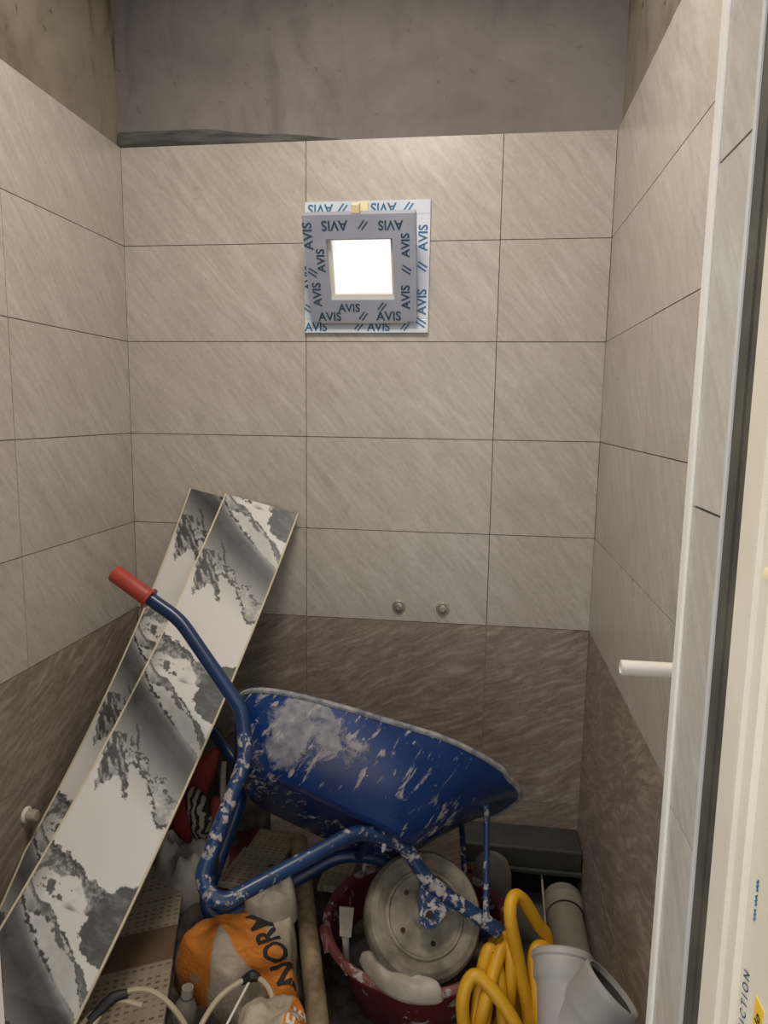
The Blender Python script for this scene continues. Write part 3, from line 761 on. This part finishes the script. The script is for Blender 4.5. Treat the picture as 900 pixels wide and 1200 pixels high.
for i in range(nr+1):
    r = .205*i/nr
    for j in range(na):
        q = 2*math.pi*j/na; x, y = r*math.cos(q), r*math.sin(q)
        vs.append(to+V(x, y, .095+.05*float(fbm(x*14+3, y*14+8, 4)) - .02*(i == nr)))
fs = [(i*na+j, i*na+(j+1) % na, (i+1)*na+(j+1) % na, (i+1)*na+j) for i in range(nr) for j in range(na)]
single('mortar_waste', MB().add(vs, fs), M['fill'], (.43,-.49,.02), 'lumpy dried mortar waste inside the red tub', 'mortar', kind='stuff')

# ------------------------------------------------------------------ crumpled lumps (sacks, rags, bags)
def lump(outline, ztop, zbase, seed, fold=.02, dome=.04, scale=12, nr=16, per=6, tilt=(0,0), ridge=.22):
    """crumpled body over an outline (xy points, counter-clockwise)"""
    O = cr([(x, y, 0) for x, y in outline], per, closed=True); n = len(O); c = sum(O, Vector())/n
    vs = []; fs = []
    def zt(x, y, r):
        e = math.sqrt(max(0, 1-r**3.0))
        f = abs(2*float(fbm(x*scale+seed*3.1, y*scale+seed*7.7, 4))-1) + ridge*((1-abs(2*float(vnoise(x*scale*1.8+y*9+seed, y*scale*1.5-x*9))-1))**2 - .5)
        return zbase + (ztop-zbase-dome)*min(1, e*1.6) + dome*e + (fold*(f-.25)*2 )*min(1, e*1.5) + tilt[0]*(x-c.x) + tilt[1]*(y-c.y)
    for i in range(nr+1):
        r = i/nr
        for p in O:
            j_ = 1+.06*(float(vnoise(p.x*22+seed, p.y*22))-.5)*r
            x, y = c.x+(p.x-c.x)*r*j_, c.y+(p.y-c.y)*r*j_; vs.append((x, y, zt(x, y, r)))
    for i in range(nr):
        for j in range(n): fs.append((i*n+j, (i+1)*n+j, (i+1)*n+(j+1) % n, i*n+(j+1) % n))
    b = len(vs)
    for p in O: vs.append((c.x+(p.x-c.x)*.9, c.y+(p.y-c.y)*.9, zbase-.012 + tilt[0]*(p.x-c.x) + tilt[1]*(p.y-c.y)))
    for j in range(n): fs.append((nr*n+j, b+j, b+(j+1) % n, nr*n+(j+1) % n))
    fs.append(tuple(reversed([b+j for j in range(n)])))
    return MB().add(vs, fs), V(c.x, c.y, zbase-.012)

# orange and white sack with printed word
mb, c_ = lump([(-.165,-.73),(-.05,-.81),(.06,-.86),(.15,-.90),(.185,-.83),(.145,-.68),(.095,-.56),(.0,-.59),(-.13,-.635)], .29, .13, 3, .022, .05, 7, 30, 10, ridge=.03)
sk = thing('cement_sack', c_, 'crumpled orange and white sack with big dark letters below the wheelbarrow leg', 'sack')
so = part('sack_body', mb, M['sack'], sk, ang=80)
bvh = BVHTree.FromPolygons([tuple(p) for p in mb.v], mb.f)
def drape(txt, size, pos, ang_, mat, parent, bv, lift=.0015, bold=(1,1)):
    me = glyphs(txt, size); b = bmesh.new(); b.from_mesh(me)
    bmesh.ops.triangulate(b, faces=b.faces)
    for _ in range(3):
        ed = [e for e in b.edges if e.calc_length() > .008]
        if ed: bmesh.ops.subdivide_edges(b, edges=ed, cuts=1, use_grid_fill=False); bmesh.ops.triangulate(b, faces=b.faces)
    ca, sa = math.cos(ang_), math.sin(ang_); o = ORG[parent]
    for v in b.verts:
        x, y = v.co.x*bold[0], v.co.y*bold[1]
        wx, wy = pos[0]+x*ca-y*sa, pos[1]+x*sa+y*ca
        h = bv.ray_cast(Vector((wx, wy, 2)), Vector((0,0,-1)))[0]; z = h.z if h else .15
        v.co = Vector((wx, wy, z+lift)) - o
    b.to_mesh(me); b.free(); return link('lettering', me, mat, parent)
drape('NORM', .082, (.094,-.728), math.radians(127), M['black'], so, bvh)
# second white sack in front, orange stripe
mb, c_ = lump([(.065,-.95),(.12,-1.02),(.215,-1.02),(.235,-.94),(.222,-.89),(.175,-.865),(.10,-.89)], .305, .12, 8, .022, .07, 11, 18, 8)
s2 = thing('cement_sack', c_, 'white sack with orange stripe lying in front of the wooden pole foot', 'sack')
s2b = part('sack_body', mb, M['sack2'], s2, ang=80)
bvh2 = BVHTree.FromPolygons([tuple(p) for p in mb.v], mb.f)
drape('ENE', .04, (c_.x+.05, -.945), math.radians(90), M['white_print'], s2b, bvh2)
# bags, rags
t = thing('plaster_spatula', (.255,-.60,.13), 'white spatula standing in the red tub left of the wheel', 'spatula')
part('handle', MB().tube([V(.262,-.625,.13), V(.252,-.60,.215)], [.007,.010], 10), M['rag'], t)
part('blade', MB().rings([[V(.236,-.598,.215), V(.266,-.598,.215), V(.266,-.594,.215), V(.236,-.594,.215)], [V(.228,-.565,.275), V(.268,-.565,.275), V(.268,-.562,.275), V(.228,-.562,.275)]]), M['rag'], t, sm=False)
def rag(name, outline, zt, zb, seed, mat, label, cat, **k):
    mb, c = lump(outline, zt, zb, seed, **k); return single(name, mb, M[mat], c, label, cat, ang=80)
rag('plastic_bag', [(-.40,-.33),(-.33,-.46),(-.22,-.50),(-.15,-.42),(-.17,-.30),(-.28,-.24)], .27, .12, 5, 'whitebag', 'crumpled pale plastic bag between the panel and the wheelbarrow leg', 'bag', fold=.05, dome=.05, scale=13)
rag('cloth_rag', [(-.02,-.62),(.06,-.66),(.12,-.60),(.09,-.54),(.02,-.54)], .335, .25, 6, 'rag', 'dusty beige rag under the bend of the wheelbarrow leg', 'rag', fold=.03, dome=.03, scale=16)
rag('cloth_rag', [(.30,-.668),(.355,-.738),(.43,-.772),(.51,-.765),(.50,-.742),(.43,-.735),(.36,-.69)], .258, .213, 9, 'rag', 'off-white rag on the rim of the red tub below the wheel', 'rag', fold=.016, dome=.03, scale=12, ridge=.1)
rag('dark_cloth', [(-.30,-.10),(-.22,-.17),(-.12,-.14),(-.12,-.05),(-.22,-.03)], .50, .15, 11, 'darkrag', 'dark patchy cloth heaped in the corner behind the wheelbarrow leg', 'cloth', fold=.05, dome=.08, scale=13)
rag('debris_bag', [(-.14,-1.0),(-.04,-1.05),(.05,-1.02),(.06,-.92),(-.04,-.88),(-.12,-.92)], .20, .06, 12, 'whitebag', 'greyish plastic bag under the cream cable loops', 'bag', fold=.03, dome=.05, scale=13)
# red gloves-like bundle with striped wrap
rb = thing('red_bundle', (-.28,-.22,.15), 'dark red cloth bundle with zebra-striped wrap beside the marbled panel', 'bundle')
def blob(path, rad, n=14): return MB().tube(cr(path, 6), [r for r in np.interp(np.linspace(0,1,6*(len(path)-1)+1), np.linspace(0,1,len(rad)), rad)], n)
part('cloth_roll', blob([(-.25,-.20,.50),(-.275,-.22,.45),(-.31,-.25,.36),(-.325,-.27,.29),(-.30,-.28,.22),(-.275,-.28,.17)], [.012,.034,.040,.046,.036,.012]), M['redfab'], rb, label='dark red rolled cloth')
part('cloth_roll', blob([(-.235,-.24,.36),(-.235,-.26,.31),(-.245,-.27,.26),(-.255,-.28,.19)], [.015,.030,.030,.014]), M['redfab'], rb, label='dark red rolled cloth')
part('striped_wrap', blob([(-.30,-.285,.40),(-.275,-.31,.375),(-.262,-.31,.32),(-.268,-.305,.25),(-.262,-.30,.20)], [.022,.034,.036,.022,.012]), M['zebra'], rb, label='cream and black striped cloth')
part('strap', blob([(-.225,-.20,.46),(-.215,-.24,.40),(-.205,-.26,.33)], [.008,.010,.010]), M['rag'], rb)

# ------------------------------------------------------------------ boards and cardboard
def slab(name, c0, c1, c2, thick, mat, label, cat, lift=None):
    """board from corner c0 along c1 and c2; local x,y lie in the board"""
    c0, c1, c2 = V(*c0), V(*c1), V(*c2); x = (c1-c0); y = (c2-c0); lx, ly = x.length, y.length
    xn = x.normalized(); yn = (y-xn*xn.dot(y)).normalized(); zn = xn.cross(yn)
    me = MB().box(-lx/2, lx/2, -ly/2, ly/2, -thick, 0).mesh(name)
    o = link(name, me, M[mat]); m = Matrix.Identity(4)
    for i in range(3): m[i][0] = xn[i]; m[i][1] = yn[i]; m[i][2] = zn[i]
    m.translation = c0+x/2+y/2; o.matrix_world = m; bev(o, .003)
    return tag(o, label, cat)
slab('cardboard_sheet', (-.38,-1.03,.135), (-.185,-.97,.165), (-.40,-.40,.205), .014, 'card', 'perforated cardboard sheet with a brown band beside the front panel', 'cardboard')
slab('cardboard_sheet', (-.115,-.46,.235), (.03,-.47,.235), (-.17,-.14,.20), .02, 'card2', 'pale perforated cardboard piece seen under the wheelbarrow tray', 'cardboard')
slab('cardboard_sheet', (.118,-.335,.16), (.212,-.335,.16), (.108,-.16,.13), .02, 'card2', 'small perforated cardboard scrap behind the red tub', 'cardboard')
slab('red_board', (-.215,-.47,.20), (-.135,-.47,.215), (-.20,-.12,.20), .015, 'redboard', 'dark red painted board beside the pale cardboard', 'board')
# wooden pole
single('wooden_pole', MB().tube([V(.038,-.26,.25), V(.217,-.773,.12), V(.345,-1.14,.028)], [.027,.028,.028], 14), M['wood'], (.345,-1.14,0), 'round wooden pole between the sack and the red tub', 'pole')
# grey container behind wheel
single('grey_container', MB().lathe([(.001,0),(.055,.0),(.062,.012),(.064,.13),(.061,.18),(.050,.212),(.028,.23),(.001,.235)], (.64,-.217,.0), (0,0,1), 32), M['greyjug'], (.64,-.217,0), 'rounded grey plastic container behind the wheelbarrow wheel', 'container')

# ------------------------------------------------------------------ dark box by the back wall
dbx = thing('dark_step', (.74,-.07,0), 'dark grey-green ledge box along the back wall in the right corner', 'box')
part('top_box', MB().box(.55,.925,-.135,-.004,.145,.215), M['box'], dbx, False, bevel=.006)
part('lip', MB().box(.55,.925,-.148,-.135,.135,.150), M['box'], dbx, False, bevel=.003)
part('plinth', MB().box(.56,.92,-.05,-.004,0,.146), M['dark'], dbx, False)
part('orange_edge', MB().box(.56,.645,-.1495,-.148,.132,.146), M['orange'], dbx, False, label='orange card strip under the lip')

# ------------------------------------------------------------------ grey drain pipes
t = thing('drain_pipe', (.875,-.3,0), 'grey drain pipe with socket lying on the floor along the right wall', 'pipe')
po, pd = V(.868,-.70,.056), V(.0,1,.0)
part('tube', MB().lathe([(.055,0),(.055,.50),(.0515,.50),(.0515,.0)], po, pd, 32, cap=False), M['pipe'], t)
part('socket', MB().lathe([(.056,.47),(.060,.485),(.060,.50),(.0625,.505),(.0625,.52),(.060,.525),(.060,.545),(.0565,.545),(.0565,.48)], po+V(0,0,.007), pd, 32, cap=False), M['pipe'], t, label='socket end')
fy = thing('branch_pipe', (.80,-1.3,0), 'light grey Y-branch drain fitting in front of the yellow hose', 'pipe')
fo = V(.772,-.885,.372); m_ = V(.03,.80,.60).normalized(); q_ = V(.80,-.36,.48); q_ = (q_-m_*m_.dot(q_)).normalized(); b_ = (m_*.62+q_*.78).normalized()
part('main_tube', MB().lathe([(.0545,-.62),(.0545,.015),(.057,.022),(.0625,.03),(.0625,.062),(.066,.066),(.066,.076),(.0625,.08),(.058,.08),(.056,.04)], fo, m_, 36, cap=False), M['pipel'], fy)
bo = fo - m_*.075
br_ = part('branch', MB().lathe([(.052,.0),(.0545,.06),(.058,.068),(.0625,.078),(.0625,.125),(.066,.13),(.066,.142),(.0625,.146),(.058,.146),(.056,.08)], bo, b_, 36, cap=False), M['pipel'], fy)
part('bore', MB().lathe([(.0565,.135),(.0545,.07),(.001,.068)], bo, b_, 30, cap=False), M['pipein'], br_, label='dark inside of the branch mouth')
single('wood_strip', MB().rings([[V(.800,-.120,.125), V(.806,-.12,.125), V(.806,-.116,.125), V(.800,-.116,.125)], [V(.805,-.38,.0), V(.811,-.38,.0), V(.811,-.374,.0), V(.805,-.374,.0)]]), M['sliver'], (.808,-.38,0), 'thin wooden strip leaning beside the grey drain pipe', 'wood strip', sm=False)

# ------------------------------------------------------------------ yellow hose: one continuous coil
hp = [(.70,-.62,.02),(.69,-.60,.12),(.665,-.585,.22),(.64,-.60,.25),(.615,-.64,.20),(.60,-.69,.10),(.60,-.75,.02),(.64,-.78,.016),(.665,-.76,.08),(.655,-.70,.19),(.635,-.66,.265),(.617,-.665,.265),(.60,-.70,.17),(.583,-.75,.06),(.58,-.79,.016),(.555,-.82,.03),(.56,-.79,.09),(.592,-.74,.10),(.628,-.69,.22),(.650,-.64,.285),(.670,-.60,.26),(.672,-.59,.14),(.66,-.60,.03),(.625,-.66,.018),(.605,-.72,.09),(.612,-.73,.17),
      (.640,-.68,.255),(.660,-.64,.29),(.678,-.66,.25),(.672,-.70,.12),(.66,-.72,.02),(.60,-.74,.016),(.565,-.74,.08),(.548,-.725,.185),(.565,-.70,.235),(.610,-.71,.235),(.67,-.74,.185),(.725,-.77,.10),(.745,-.80,.02),
      (.73,-.74,.016),(.725,-.69,.12),(.695,-.665,.26),(.672,-.65,.365),(.680,-.62,.395),(.705,-.60,.375),(.745,-.58,.30),(.775,-.57,.24),(.77,-.60,.10),(.755,-.66,.02),
      (.76,-.72,.06),(.745,-.68,.16),(.735,-.63,.225),(.748,-.60,.25),(.775,-.60,.225),(.765,-.70,.13),(.775,-.78,.05),(.78,-.86,.018)]
hp = [(x+.014 if x < .60 else x, y-.01 if x < .60 else y, z-.014 if .28 < z < .295 else z) for x, y, z in hp]
single('yellow_hose', MB().tube(cr(hp, 7), .0165, 10), M['yellow'], (.66,-.7,0), 'yellow hose coiled in loops beside the red tub', 'hose', ang=80)

# ------------------------------------------------------------------ cream cable loops, ties
ck = [(-.30,-1.06,.22),(-.25,-1.0,.275),(-.19,-.95,.30),(-.12,-.93,.295),(-.05,-.96,.27),(-.005,-.98,.24),(.02,-1.0,.20)]
cable = thing('cable_loops', (-.05,-1.0,.1), 'cream cable in loose loops tied with black tape at the bottom edge', 'cable')
part('cable', MB().tube(cr([(-.02,-1.08,.18),(-.01,-.99,.24),(.02,-.91,.285),(.075,-.865,.305),(.115,-.87,.305),(.145,-.90,.285),(.14,-.94,.25),(.10,-.99,.21),(.06,-1.06,.17)], 7), .0062, 8), M['cable'], cable)
part('cable', MB().tube(cr([(-.24,-1.12,.20),(-.225,-1.0,.27),(-.19,-.945,.30),(-.13,-.925,.30),(-.06,-.945,.275),(-.015,-.98,.235),(-.005,-1.06,.18)], 7), .0062, 8), M['cable'], cable)
part('cable', MB().tube(cr([(-.20,-1.10,.20),(-.14,-1.02,.26),(-.085,-.985,.275),(-.03,-.99,.25),(-.008,-1.03,.21),(-.01,-1.10,.17)], 7), .0062, 8), M['cable'], cable)
part('cable', MB().tube(cr([(-.33,-1.12,.17),(-.26,-1.0,.26),(-.20,-.955,.29),(-.14,-.945,.28)], 7), .0062, 8), M['cable'], cable)
part('tape_knot', blob([(.062,-.868,.298),(.085,-.862,.31),(.104,-.862,.305)], [.008,.013,.007]), M['tape'], cable, label='black tape knot')
part('tape_knot', blob([(-.235,-.995,.275),(-.205,-.955,.297),(-.175,-.94,.302)], [.011,.013,.009]), M['tape'], cable, label='black tape knot')
part('tie', MB().tube([V(.082,-.868,.305), V(.03,-1.0,.22)], .0028, 6), M['white'], cable, label='white cable tie')
cap = thing('bottle', (-.10,-.84,.09), 'small dusty bottle with a pale cap beside the orange sack', 'bottle')
part('bottle_body', MB().lathe([(.001,0),(.026,0),(.029,.01),(.029,.08),(.022,.10),(.012,.11),(.012,.118)], (-.10,-.84,.09), (.1,.1,1), 20), M['greyjug'], cap)
part('bottle_cap', MB().lathe([(.014,0),(.014,.022),(.001,.023)], V(-.10,-.84,.09)+V(.1,.1,1).normalized()*.116, (.1,.1,1), 16), M['whitebag'], cap)
